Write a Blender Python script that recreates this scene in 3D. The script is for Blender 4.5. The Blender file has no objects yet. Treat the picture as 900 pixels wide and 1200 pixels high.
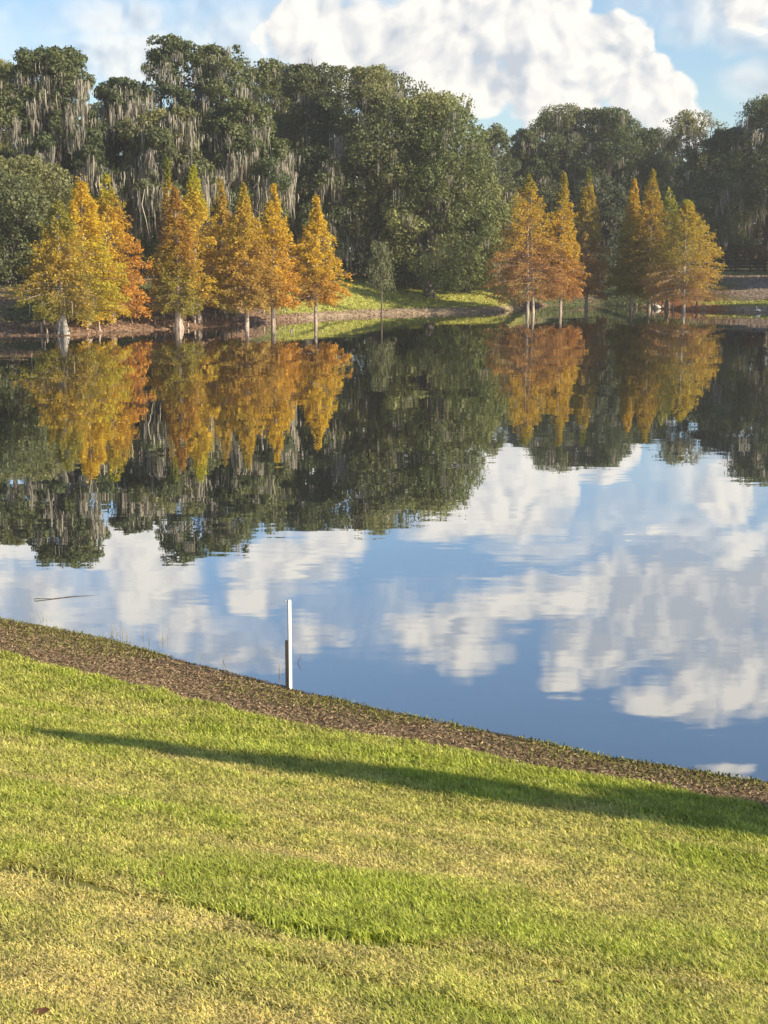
import bpy, math, random
import numpy as np
R = np.random.default_rng(11)
SC = bpy.context.scene
HAZE = .0004
COL = SC.collection
# ---------------------------------------------------------------- camera model (photo 900 x 1200)
F = 1700.; H = 5.0; YH = 297.
PIT = math.atan((600 - YH) / F); cP, sP = math.cos(PIT), math.sin(PIT)
def rdir(px, py):
    a = (px - 450) / F; b = (600 - py) / F
    return np.array([a, cP + b * sP, -sP + b * cP])
def at(px, py, D):
    d = rdir(px, py); k = D / d[1]
    return np.array([0, 0, H]) + d * k
def on_z(px, py, z=0.):
    d = rdir(px, py); k = (z - H) / d[2]
    return np.array([0, 0, H]) + d * k
# ---------------------------------------------------------------- noise
def _h(ix, iy, iz):
    n = (ix.astype(np.int64) * 374761393 + iy.astype(np.int64) * 668265263 + iz.astype(np.int64) * 2147483647) & 0xffffffff
    n = ((n ^ (n >> 13)) * 1274126177) & 0xffffffff
    n = ((n ^ (n >> 16)) * 2246822519) & 0xffffffff
    return ((n ^ (n >> 15)) & 0xffffff) / float(0xffffff)
def vn(p):
    p = np.asarray(p, float); i = np.floor(p).astype(np.int64); f = p - i; f = f * f * (3 - 2 * f)
    x, y, z = i[..., 0], i[..., 1], i[..., 2]; r = 0
    for dx in (0, 1):
        for dy in (0, 1):
            for dz in (0, 1):
                w = (f[..., 0] if dx else 1 - f[..., 0]) * (f[..., 1] if dy else 1 - f[..., 1]) * (f[..., 2] if dz else 1 - f[..., 2])
                r = r + w * _h(x + dx, y + dy, z + dz)
    return r
def fbm(p, o=3):
    p = np.asarray(p, float); r = 0; a = 1; s = 0
    for k in range(o):
        r = r + a * vn(p * 2 ** k + 17.3 * k); s += a; a *= .5
    return r / s
def n2(x, y, sc, o=3, seed=0.):
    return fbm(np.stack([np.asarray(x) * sc, np.asarray(y) * sc, np.zeros_like(np.asarray(x, float)) + seed], -1), o)
def sst(a, b, x):
    t = np.clip((x - a) / (b - a), 0, 1); return t * t * (3 - 2 * t)
# ---------------------------------------------------------------- shorelines and terrain
sh = np.array([on_z(*p)[:2] for p in [(0, 725), (120, 748), (220, 776), (338, 806), (450, 833), (560, 855), (700, 885), (900, 918)]])
A2 = (sh[-1] - sh[0]) / np.linalg.norm(sh[-1] - sh[0]); N2 = np.array([-A2[1], A2[0]])
sh_t = np.append(sh @ A2, [-2., 2., 8., 16.]); sh_n = np.append(sh @ N2, [13.2, 14.6, 19., 26.])   # the bank swings away right of the picture
def near_s(x, y):
    t = x * A2[0] + y * A2[1]; n = x * N2[0] + y * N2[1]
    return np.interp(t, sh_t, sh_n) - n + .10 * (n2(x, y, 1.3, 2, 3.) - .5), t
def mud_w(t): return np.interp(t, [-20, -13.8, -11.7, -9.7, -8.2, -6.8, -5.5, -4.3, 0], [2.1, 1.86, 1.6, 1.45, 1.22, 1.02, .98, 1.05, 1.1])
fs = [(-400, 400), (-120, 394), (0, 394), (75, 394), (150, 389), (250, 383.5), (330, 377), (380, 373), (450, 369), (540, 367), (590, 365.5), (605, 362.5), (640, 358.5), (700, 357), (735, 360), (797, 364), (830, 364.5), (900, 366), (1000, 368), (1300, 372)]
fs_u = np.array([(p[0] - 450) / F for p in fs]); fs_D = np.array([on_z(p[0], p[1])[1] for p in fs])
def far_r(x, y):
    y_ = np.maximum(y, 1.)
    D = np.interp(x / y_, fs_u, fs_D)
    r = y - D + 1.2 * (n2(x, y, .35, 3, 9.) - .5)
    # the pond closes off to the right and left, outside the picture
    r = np.maximum(r, x - 50 - 4 * n2(x, y, .06, 2, 5.))
    r = np.maximum(r, -x - 85)
    return r
def height(x, y):
    x = np.asarray(x, float); y = np.asarray(y, float)
    s, t = near_s(x, y)
    zn = np.where(s < 3, .12 * s, .36 + .2 * (s - 3)); zn = np.minimum(zn, 3.1 + .0 * s)
    zn = zn + np.where(s > 0, .025 * (n2(x, y, 1.1, 2, 1.) - .5) * np.minimum(s, 1), 0)
    r = far_r(x, y)
    zf = .28 * sst(0, 2.5, r) + (2.35 * sst(.5, 21, r) + .55 * sst(15, 60, r)) + np.where(r > 0, .25 * (n2(x, y, .12, 3, 2.) - .5) * np.minimum(r / 6, 1), 0)
    zf = np.where(r < 0, np.maximum(r * .25, -1.2), zf)
    zn = np.where(s < 0, np.maximum(s * .25, -1.2), zn)
    return np.maximum(zn, zf)
def gz(x, y): return float(height(np.array([x]), np.array([y]))[0])
def ground_hit(px, py):
    d = rdir(px, py); k = np.linspace(2, 60, 12000)
    p = np.array([0, 0, H]) + d[None] * k[:, None]
    m = p[:, 2] < height(p[:, 0], p[:, 1]); i = np.argmax(m); return p[i]
# ---------------------------------------------------------------- mesh helpers
def mk(name, V, faces, mat, parent=None, col=None, smooth=False, extra=None):
    """faces: list of int arrays (n,k)"""
    V = np.asarray(V, np.float32)
    me = bpy.data.meshes.new(name)
    me.vertices.add(len(V)); me.vertices.foreach_set('co', V.ravel())
    fl = [np.asarray(f, np.int32) for f in faces if len(f)]
    nl = sum(f.size for f in fl); npoly = sum(len(f) for f in fl)
    me.loops.add(nl); me.polygons.add(npoly)
    me.loops.foreach_set('vertex_index', np.concatenate([f.ravel() for f in fl]))
    tot = np.concatenate([np.full(len(f), f.shape[1], np.int32) for f in fl])
    st = np.concatenate([[0], np.cumsum(tot)[:-1]]).astype(np.int32)
    me.polygons.foreach_set('loop_start', st)
    if smooth: me.polygons.foreach_set('use_smooth', np.ones(npoly, bool))
    if col is not None:
        c = np.ones((len(V), 4), np.float32); c[:, :3] = col
        a = me.color_attributes.new('Col', 'FLOAT_COLOR', 'POINT'); a.data.foreach_set('color', c.ravel())
    if extra:
        for k, v in extra.items():
            a = me.attributes.new(k, 'FLOAT', 'POINT'); a.data.foreach_set('value', np.asarray(v, np.float32))
    me.update(calc_edges=True)
    me.materials.append(mat)
    o = bpy.data.objects.new(name, me); COL.objects.link(o)
    if parent: o.parent = parent
    return o
def tag(o, label=None, cat=None, group=None, kind=None):
    if label: o['label'] = label
    if cat: o['category'] = cat
    if group: o['group'] = group
    if kind: o['kind'] = kind
    return o
def empty(name, loc, label, cat, group=None):
    o = bpy.data.objects.new(name, None); COL.objects.link(o); o.location = loc; o.empty_display_size = .3
    return tag(o, label, cat, group)
def nrm(v): return v / np.maximum(np.linalg.norm(v, axis=-1, keepdims=True), 1e-9)
def rand_unit(n):
    return nrm(R.normal(size=(n, 3)))
class MB:
    def __init__(s): s.v = []; s.q = []; s.t = []; s.c = []; s.n = 0
    def add(s, v, q=None, t=None, c=None):
        v = np.asarray(v, float)
        if q is not None and len(q): s.q.append(np.asarray(q) + s.n)
        if t is not None and len(t): s.t.append(np.asarray(t) + s.n)
        s.v.append(v); s.n += len(v)
        if c is not None: s.c.append(np.broadcast_to(np.asarray(c, float), (len(v), 3)))
    def tube(s, pts, rad, k=7, c=None, cap=True):
        pts = np.asarray(pts, float); rad = np.asarray(rad, float); n = len(pts)
        d = nrm(np.gradient(pts, axis=0)); ref = np.array([.31, .95, .05]) if abs(d[0, 2]) > .8 else np.array([0, 0, 1.])
        a = nrm(np.cross(d, ref)); b = np.cross(d, a)
        th = np.arange(k) * 2 * math.pi / k
        v = pts[:, None] + rad[:, None, None] * (np.cos(th)[None, :, None] * a[:, None] + np.sin(th)[None, :, None] * b[:, None])
        v = v.reshape(-1, 3); q = []
        for i in range(n - 1):
            for j in range(k):
                q.append((i * k + j, i * k + (j + 1) % k, (i + 1) * k + (j + 1) % k, (i + 1) * k + j))
        t = []
        if cap:
            v = np.vstack([v, pts[-1:]]); L = n * k
            t = [((n - 1) * k + j, (n - 1) * k + (j + 1) % k, L) for j in range(k)]
        s.add(v, q, t, c)
    def box(s, c0, dx, dy, dz, c=None):
        """centre and three half-axis vectors"""
        c0, dx, dy, dz = [np.asarray(w, float) for w in (c0, dx, dy, dz)]
        v = [c0 + i * dx + j * dy + k * dz for k in (-1, 1) for j in (-1, 1) for i in (-1, 1)]
        s.add(v, [(0, 2, 3, 1), (4, 5, 7, 6), (0, 1, 5, 4), (2, 6, 7, 3), (0, 4, 6, 2), (1, 3, 7, 5)], c=c)
    def cards(s, ce, tan, nor, L, W, c, fold=.18):
        n = len(ce); tan = nrm(tan); b = nrm(np.cross(nor, tan)); no = nrm(np.cross(tan, b))
        L = np.broadcast_to(L, (n,))[:, None]; W = np.broadcast_to(W, (n,))[:, None]
        v = np.stack([ce - tan * L / 2, ce + b * W / 2 + no * W * fold + tan * L * .08, ce + tan * L / 2, ce - b * W / 2 + no * W * fold - tan * L * .06], 1).reshape(-1, 3)
        q = np.arange(4 * n).reshape(-1, 4)
        s.add(v, q, c=np.repeat(c, 4, 0))
    def build(s, name, mat, parent=None, smooth=False):
        V = np.concatenate(s.v); fc = []
        if s.q: fc.append(np.concatenate(s.q))
        if s.t: fc.append(np.concatenate(s.t))
        return mk(name, V, fc, mat, parent, np.concatenate(s.c) if s.c else None, smooth)
# ---------------------------------------------------------------- materials
def newmat(name):
    m = bpy.data.materials.new(name); m.use_nodes = True; nt = m.node_tree; nt.nodes.clear()
    out = nt.nodes.new('ShaderNodeOutputMaterial'); return m, nt, out
def nd(nt, typ, **kw):
    n = nt.nodes.new(typ)
    for k, v in kw.items():
        if isinstance(k, str) and hasattr(n, k): setattr(n, k, v)
    return n
def leafmat(name, trans=.35, noise=0., rough=.55, spec=.0, tint=(1.15, 1.1, .7)):
    m, nt, out = newmat(name); L = nt.links
    a = nd(nt, 'ShaderNodeVertexColor'); a.layer_name = 'Col'
    d = nd(nt, 'ShaderNodeBsdfDiffuse'); L.new(a.outputs[0], d.inputs[0])
    t = nd(nt, 'ShaderNodeBsdfTranslucent'); mu = nd(nt, 'ShaderNodeMix', data_type='RGBA', blend_type='MULTIPLY')
    mu.inputs[0].default_value = 1; L.new(a.outputs[0], mu.inputs[6]); mu.inputs[7].default_value = (*tint, 1); L.new(mu.outputs[2], t.inputs[0])
    x = nd(nt, 'ShaderNodeMixShader'); x.inputs[0].default_value = trans; L.new(d.outputs[0], x.inputs[1]); L.new(t.outputs[0], x.inputs[2])
    o = x
    if spec:
        g = nd(nt, 'ShaderNodeBsdfGlossy'); g.inputs['Roughness'].default_value = rough; g.inputs[0].default_value = (1, 1, 1, 1)
        o = nd(nt, 'ShaderNodeMixShader'); o.inputs[0].default_value = spec; L.new(x.outputs[0], o.inputs[1]); L.new(g.outputs[0], o.inputs[2])
    L.new(o.outputs[0], out.inputs[0]); return m
def noisemat(name, c1, c2, scale, stretch=(1, 1, 1), rough=.85, bump=.0, c3=None):
    m, nt, out = newmat(name); L = nt.links
    tc = nd(nt, 'ShaderNodeTexCoord'); mp = nd(nt, 'ShaderNodeMapping'); mp.inputs['Scale'].default_value = stretch
    L.new(tc.outputs['Object'], mp.inputs[0])
    n = nd(nt, 'ShaderNodeTexNoise'); n.inputs['Scale'].default_value = scale; n.inputs['Detail'].default_value = 6; n.inputs['Roughness'].default_value = .65
    L.new(mp.outputs[0], n.inputs[0])
    r = nd(nt, 'ShaderNodeValToRGB'); r.color_ramp.elements[0].position = .35; r.color_ramp.elements[0].color = (*c1, 1); r.color_ramp.elements[1].position = .65; r.color_ramp.elements[1].color = (*c2, 1)
    if c3: e = r.color_ramp.elements.new(.78); e.color = (*c3, 1)
    L.new(n.outputs[0], r.inputs[0])
    b = nd(nt, 'ShaderNodeBsdfPrincipled'); L.new(r.outputs[0], b.inputs['Base Color']); b.inputs['Roughness'].default_value = rough; b.inputs['Specular IOR Level'].default_value = .15
    if bump:
        bp = nd(nt, 'ShaderNodeBump'); bp.inputs['Strength'].default_value = .8; bp.inputs['Distance'].default_value = bump; L.new(n.outputs[0], bp.inputs['Height']); L.new(bp.outputs[0], b.inputs['Normal'])
    L.new(b.outputs[0], out.inputs[0]); return m
M_oak = leafmat('oak_leaves', .38, spec=.02, rough=.6, tint=(1.15, 1.15, .55))
M_cyp = leafmat('cypress_needles', .45, tint=(1.15, 1.05, .7))
M_moss = leafmat('spanish_moss', .35, tint=(1.05, 1., .85))
M_grass = leafmat('grass_blades', .42, spec=.015, rough=.5, tint=(1.12, 1.06, .6))
M_litter = leafmat('dead_litter', .1)
M_bark = noisemat('grey_oak_bark', (.07, .055, .045), (.16, .135, .115), 5, (1, 1, .3), .9, .04)
M_cbark = noisemat('cypress_bark', (.17, .12, .09), (.46, .39, .33), 4, (2.2, 2.2, .25), .9, .04)
M_pale = noisemat('pale_bark', (.2, .18, .15), (.5, .46, .4), 4, (2, 2, .3), .9, .03)
# ---------------------------------------------------------------- ground sheet
def axis(segs):
    a = [segs[0][0]]
    for x0, x1, st in segs:
        n = max(1, int(round((x1 - x0) / st))); a += list(np.linspace(x0, x1, n + 1)[1:])
    return np.array(a)
gx = axis([(-3000, -600, 400), (-600, -150, 50), (-150, -70, 4), (-70, -9, .7), (-9, 9, .25), (9, 70, .7), (70, 150, 4), (150, 600, 50), (600, 3000, 400)])
gy = axis([(-1500, -200, 200), (-200, -20, 15), (-20, 3, 1), (3, 22, .25), (22, 82, 3), (82, 160, .6), (160, 230, 3), (230, 600, 30), (600, 4000, 400)])
X, Y = np.meshgrid(gx, gy); xf, yf = X.ravel(), Y.ravel()
Z = height(xf, yf)
ns_, nt_ = near_s(xf, yf); fr = far_r(xf, yf); mw = mud_w(nt_)
PXc = 450 + F * xf / np.maximum(yf, 1)
def far_color(x, y):
    """albedo of the far bank: leaf litter, lawn, rusty needles"""
    r = far_r(x, y); px = 450 + F * x / np.maximum(y, 1); n1 = n2(x, y, .25, 3, 21.); n3 = n2(x, y, .9, 2, 33.)
    litter = np.stack([.20 + .14 * n3, .135 + .09 * n3, .09 + .06 * n3], -1)
    lawn = np.stack([.30 + .12 * n1, .32 + .09 * n1, .075 + .03 * n1], -1)
    shade_green = np.stack([.10 + .05 * n3, .12 + .04 * n3, .05 + .02 * n3], -1)  # dark green with the shade on the bank put into the colour
    dirt = np.stack([.34 + .07 * n3, .26 + .055 * n3, .17 + .04 * n3], -1)
    rust = np.stack([.30 + .10 * n3, .14 + .05 * n3, .065 + .02 * n3], -1)
    def mix(a, b, w): return a + (b - a) * w[..., None]
    c = mix(shade_green, litter, sst(.42, .6, n1))
    # left: litter near the water and under the cypresses, green beyond
    c = mix(c, litter, (1 - sst(3, 7, r + 5 * (n1 - .5))) * (px < 420))
    # centre lawn
    wc = sst(300, 345, px) * (1 - sst(575, 640, px)) * sst(2.6, 3.8, r + 2 * (n3 - .5)) * (1 - sst(21, 27, r + 8 * (n1 - .5) + np.clip(px - 470, 0, 200) * .06))
    c = mix(c, lawn, wc)
    c = mix(c, dirt, (1 - sst(2.4, 3.8, r + 1.6 * (n3 - .5))) * sst(335, 375, px) * (1 - sst(590, 610, px)))
    c = mix(c, litter, sst(24, 30, r + 8 * (n1 - .5)) * sst(330, 360, px) * (1 - sst(640, 700, px)))
    # right
    c = mix(c, shade_green * 1.1, sst(600, 650, px) * (1 - sst(790, 800, px)) * sst(5, 8, r))
    c = mix(c, rust, sst(755, 785, px) * (1 - sst(835, 870, px)) * (1 - sst(5, 11, r + 4 * (n3 - .5))))
    c = mix(c, dirt, sst(835, 870, px) * (1 - sst(4, 6, r)))
    c = mix(c, lawn * .9, sst(800, 830, px) * sst(3.2, 4.2, r + 2 * (n3 - .5)) * (1 - sst(5.5, 7.5, r + 3 * (n1 - .5))))
    tan = np.stack([.25 + .06 * n3, .19 + .05 * n3, .14 + .04 * n3], -1)
    c = mix(c, tan, sst(830, 880, px) * sst(6, 9, r + 3 * (n3 - .5)) * (1 - sst(24, 30, r)))
    c = mix(c, shade_green * 1.25, sst(795, 830, px) * sst(24, 30, r))
    return c
# dry / green patches of the near lawn, from (px, py, radius m, dryness)
patch = [(60, 790, 1.3, .25), (150, 830, 1., .5), (330, 860, .9, .25), (600, 905, .9, .12), (850, 945, .8, .1), (60, 870, 1., .35), (250, 910, 1.0, .55), (430, 950, .9, .62), (650, 975, .8, .62),
         (860, 1000, .5, .1), (760, 985, .45, .3), (30, 960, .8, .3), (200, 985, .7, .42), (400, 990, .6, .72), (560, 1000, .6, .75), (700, 1040, .6, .62), (850, 1060, .6, .4), (120, 1000, .5, .4),
         (300, 1040, .6, .18), (450, 1060, .5, .08), (600, 1070, .5, .15), (400, 1085, .35, .02), (720, 1100, .5, .25), (850, 1120, .5, .25), (60, 1060, .6, .72), (170, 1090, .5, .85),
         (60, 1120, .5, .78), (280, 1120, .35, .75), (200, 1170, .5, .75), (420, 1140, .4, .8), (560, 1150, .4, .62), (350, 1190, .4, .85), (700, 1170, .4, .6), (860, 1180, .4, .55), (60, 1190, .5, .7), (520, 1195, .4, .55)]
pt = np.array([[*ground_hit(p[0], p[1])[:2], p[2], p[3]] for p in patch])
def dryness(x, y):
    w = np.exp(-((x[:, None] - pt[:, 0]) ** 2 + (y[:, None] - pt[:, 1]) ** 2) / (pt[:, 2] * .55) ** 2) + 1e-7
    d = (w * pt[:, 3]).sum(1) / w.sum(1)
    # streaks left by the mower run along the bank
    t = x * .96 - y * -.28; n = x * .28 + y * .96
    stq = fbm(np.stack([t * .5, n * 3.2, 0 * t + 4.], -1), 3)
    return np.clip(d * .93 + .9 * (stq - .5) + .45 * (n2(x, y, 3.5, 3, 8.) - .5), 0, 1)
def lawn_col(dry, rnd):
    g = np.array([.33, .415, .055]); g2 = np.array([.52, .56, .09]); yel = np.array([.68, .60, .18]); tan = np.array([.77, .63, .32])
    a = g + (g2 - g) * rnd[:, None]
    b = yel + (tan - yel) * rnd[:, None]
    return a + (b - a) * dry[:, None]
gc = far_color(xf, yf)
near = (ns_ > -3) & (yf < 40)
mudc = 1.4 * np.stack([.15 + .08 * n2(xf, yf, 1.5, 3, 2), .115 + .06 * n2(xf, yf, 1.5, 3, 2), .075 + .03 * n2(xf, yf, 1.5, 3, 2)], -1)
idx = np.where(near)[0]
dryg = dryness(xf[idx], yf[idx]); lc = lawn_col(dryg * .8 + .1, np.full(len(idx), .3)) * .36  # lawn soil darkened to paint the shade between the blades
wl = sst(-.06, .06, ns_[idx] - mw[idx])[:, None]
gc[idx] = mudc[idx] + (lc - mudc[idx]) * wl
under = Z < -.02
gc[under] = (.05, .045, .03)
ny_, nx_ = X.shape
ii = np.arange(nx_ * ny_).reshape(ny_, nx_)
gq = np.stack([ii[:-1, :-1], ii[:-1, 1:], ii[1:, 1:], ii[1:, :-1]], -1).reshape(-1, 4)
m, nt, out = newmat('ground_soil'); L = nt.links
a = nd(nt, 'ShaderNodeVertexColor'); a.layer_name = 'Col'
tc = nd(nt, 'ShaderNodeTexCoord')
nz = nd(nt, 'ShaderNodeTexNoise'); nz.inputs['Scale'].default_value = 2.3; nz.inputs['Detail'].default_value = 8; nz.inputs['Roughness'].default_value = .75; L.new(tc.outputs['Object'], nz.inputs[0])
rp = nd(nt, 'ShaderNodeMapRange'); rp.inputs[1].default_value = .3; rp.inputs[2].default_value = .7; rp.inputs[3].default_value = .45; rp.inputs[4].default_value = 1.5; L.new(nz.outputs[0], rp.inputs[0])
mx = nd(nt, 'ShaderNodeMix', data_type='RGBA', blend_type='MULTIPLY'); mx.inputs[0].default_value = 1; L.new(a.outputs[0], mx.inputs[6]); L.new(rp.outputs[0], mx.inputs[7])
bs = nd(nt, 'ShaderNodeBsdfDiffuse'); L.new(mx.outputs[2], bs.inputs[0])
bp = nd(nt, 'ShaderNodeBump'); bp.inputs['Distance'].default_value = .05; bp.inputs['Strength'].default_value = .8; L.new(nz.outputs[0], bp.inputs['Height']); L.new(bp.outputs[0], bs.inputs['Normal'])
L.new(bs.outputs[0], out.inputs[0]); M_ground = m
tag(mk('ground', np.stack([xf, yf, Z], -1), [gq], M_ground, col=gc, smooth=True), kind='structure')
# ---------------------------------------------------------------- water
m, nt, out = newmat('pond_water'); L = nt.links
tc = nd(nt, 'ShaderNodeTexCoord')
def slope(scale, stretch, amp, det=2):
    mp = nd(nt, 'ShaderNodeMapping'); mp.inputs['Scale'].default_value = stretch; L.new(tc.outputs['Object'], mp.inputs[0])
    n = nd(nt, 'ShaderNodeTexNoise'); n.inputs['Scale'].default_value = scale; n.inputs['Detail'].default_value = det; L.new(mp.outputs[0], n.inputs[0])
    s = nd(nt, 'ShaderNodeVectorMath', operation='SUBTRACT'); L.new(n.outputs['Color'], s.inputs[0]); s.inputs[1].default_value = (.5, .5, .5)
    k = nd(nt, 'ShaderNodeVectorMath', operation='MULTIPLY'); L.new(s.outputs[0], k.inputs[0]); k.inputs[1].default_value = (amp * .55, amp, 0); return k, mp
w1, _ = slope(1., (.55, 2.3, 1), .011, 2)
w2, _ = slope(1., (2.2, 6.5, 1), .008, 1)
w3, _ = slope(1., (.06, .17, 1), .012, 2)
# patches where the breeze touches the water
pz = nd(nt, 'ShaderNodeTexNoise'); pz.inputs['Scale'].default_value = .07; pz.inputs['Detail'].default_value = 3; L.new(tc.outputs['Object'], pz.inputs[0])
pr = nd(nt, 'ShaderNodeMapRange'); pr.inputs[1].default_value = .35; pr.inputs[2].default_value = .7; pr.inputs[3].default_value = .35; pr.inputs[4].default_value = 1.2; L.new(pz.outputs[0], pr.inputs[0])
ad = nd(nt, 'ShaderNodeVectorMath', operation='ADD'); L.new(w1.outputs[0], ad.inputs[0]); L.new(w2.outputs[0], ad.inputs[1])
sc_ = nd(nt, 'ShaderNodeVectorMath', operation='SCALE'); L.new(ad.outputs[0], sc_.inputs[0]); L.new(pr.outputs[0], sc_.inputs['Scale'])
ad2 = nd(nt, 'ShaderNodeVectorMath', operation='ADD'); L.new(sc_.outputs[0], ad2.inputs[0]); L.new(w3.outputs[0], ad2.inputs[1])
up = nd(nt, 'ShaderNodeVectorMath', operation='ADD'); L.new(ad2.outputs[0], up.inputs[0]); up.inputs[1].default_value = (0, 0, 1)
nn = nd(nt, 'ShaderNodeVectorMath', operation='NORMALIZE'); L.new(up.outputs[0], nn.inputs[0])
gl = nd(nt, 'ShaderNodeBsdfGlossy'); gl.inputs['Roughness'].default_value = .006; gl.inputs[0].default_value = (.97, .97, .97, 1); L.new(nn.outputs[0], gl.inputs['Normal'])
df = nd(nt, 'ShaderNodeBsdfDiffuse'); df.inputs[0].default_value = (.020, .022, .016, 1)
lw = nd(nt, 'ShaderNodeLayerWeight'); lw.inputs[0].default_value = .5
fn = nd(nt, 'ShaderNodeMapRange'); L.new(lw.outputs['Facing'], fn.inputs[0]); fn.inputs[1].default_value = .62; fn.inputs[2].default_value = .86; fn.inputs[3].default_value = .50; fn.inputs[4].default_value = .84
ms = nd(nt, 'ShaderNodeMixShader'); L.new(fn.outputs[0], ms.inputs[0]); L.new(df.outputs[0], ms.inputs[1]); L.new(gl.outputs[0], ms.inputs[2]); L.new(ms.outputs[0], out.inputs[0]); M_water = m
tag(mk('water', [(-110, 3, 0), (75, 3, 0), (75, 165, 0), (-110, 165, 0)], [np.array([[0, 1, 2, 3]])], M_water), kind='structure')
# ---------------------------------------------------------------- near lawn
def in_view(x, y, mg):
    return np.abs(x) < (y * .2647 * 1.0 + mg)
def lawn():
    n = 850000
    # more blades near the camera: sample in a warped range
    u = R.random(n * 3); y = 4.6 * (19.5 / 4.6) ** (u ** .93); x = (R.random(n * 3) * 2 - 1) * (y * .2647 + 1.3)
    s, t = near_s(x, y); w = mud_w(t) + .22 * (n2(x, y, 2.5, 2, 6.) - .5)
    k = (s > w - .04); x, y, s, w = x[k][:n], y[k][:n], s[k][:n], w[k][:n]; n = len(x)
    dry = dryness(x, y); rnd = R.random(n)
    tall = np.clip(1.15 - 1.25 * dry, 0, 1)
    # the long green fringe that the mower missed, and the lip along the mud
    tuft = n2(x, y, 4., 2, 12.)
    h = (.026 + .036 * tall * (.6 + .8 * tuft)) * (.6 + .8 * R.random(n))
    h *= 1 + .15 * (1 - sst(0, .35, s - w))
    # lines where most of the blades are left out
    c = lawn_col(np.clip(dry + .55 * (R.random(n) - .5), 0, 1), rnd) * (.75 + .5 * R.random(n))[:, None] * (.62 + .76 * n2(x, y, 7., 3, 61.))[:, None]
    for (p0, p1, wd) in THIN_LINES:
        d = p1 - p0; Lr = np.linalg.norm(d); d = d / Lr; q = np.stack([x, y], -1) - p0
        al = q @ d; dist = np.abs(q[:, 0] * -d[1] + q[:, 1] * d[0] + .10 * (n2(x, y, 1.2, 2, 31.) - .5))
        g = (dist < wd * 1.35 * (.35 + 1.2 * n2(x, y, 2.6, 2, 41.))) & (al > 0) & (al < Lr)
        keep = ~(g & (R.random(n) < .84)); x, y, h, c, rnd, dry = x[keep], y[keep], h[keep], c[keep], rnd[keep], dry[keep]; n = len(x)
    z = height(x, y)
    th = R.random(n) * 2 * math.pi; lean = .25 + .75 * R.random(n) + .5 * dry
    wid = (.0021 + .0022 * R.random(n)) * (.7 + y / 14)
    dr = np.stack([np.cos(th), np.sin(th), 0 * th], -1); sd = np.stack([-np.sin(th), np.cos(th), 0 * th], -1)
    # blades turn their broad side every way
    b = np.stack([x, y, z - .004], -1)
    mid = b + dr * (h * lean * .32)[:, None] + np.array([0, 0, 1.]) * (h * .62)[:, None]
    tip = b + dr * (h * lean * .95)[:, None] + np.array([0, 0, 1.]) * (h * (1 - .25 * lean))[:, None]
    V = np.stack([b - sd * wid[:, None], b + sd * wid[:, None], mid + sd * wid[:, None] * .85, mid - sd * wid[:, None] * .85, tip], 1).reshape(-1, 3)
    o = np.arange(n)[:, None] * 5
    q = o + np.array([[0, 1, 2, 3]]); tr = o + np.array([[3, 2, 4]])
    C = np.repeat(c, 5, 0)
    return mk('lawn_grass', V, [q, tr], M_grass, col=C)
def g2(px, py): return ground_hit(px, py)[:2]
THIN_LINES = [(g2(300, 1088), g2(460, 1112), .07), (g2(430, 1102), g2(830, 1172), .045), (g2(250, 1092), g2(330, 1105), .06), (g2(290, 1120), g2(620, 1205), .05), (g2(0, 1018), g2(130, 1046), .07), (g2(90, 1035), g2(300, 1085), .035), (g2(160, 1130), g2(330, 1190), .03)]
tag(lawn(), kind='stuff')
# ---------------------------------------------------------------- rough grass and fallen needles on the far bank
def bank():
    mb = MB(); n = 90000; u = (R.random(n * 2) - .5) * .62; y = 84 + 84 * R.random(n * 2); x = u * y
    rr_ = far_r(x, y); k = (rr_ > .2) & (rr_ < 42); x, y, rr_ = x[k][:n], y[k][:n], rr_[k][:n]; n = len(x)
    z = height(x, y); c = far_color(x, y) * (.55 + .9 * R.random(n))[:, None]
    grass = c[:, 1] > c[:, 0]; h = np.where(grass, .07 + .10 * R.random(n), .03 + .06 * R.random(n))
    tan = np.stack([R.normal(0, 1, n), R.normal(0, 1, n), np.where(grass, 1.6, .35) * R.random(n)], -1)
    mb.cards(np.stack([x, y, z + h * .4], -1), tan, nrm(R.normal(size=(n, 3)) + np.array([.3, -.3, .8])), .10 + .16 * R.random(n), .06 + .08 * R.random(n), c)
    return mb.build('bank_litter', M_litter)
tag(bank(), kind='stuff')
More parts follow.
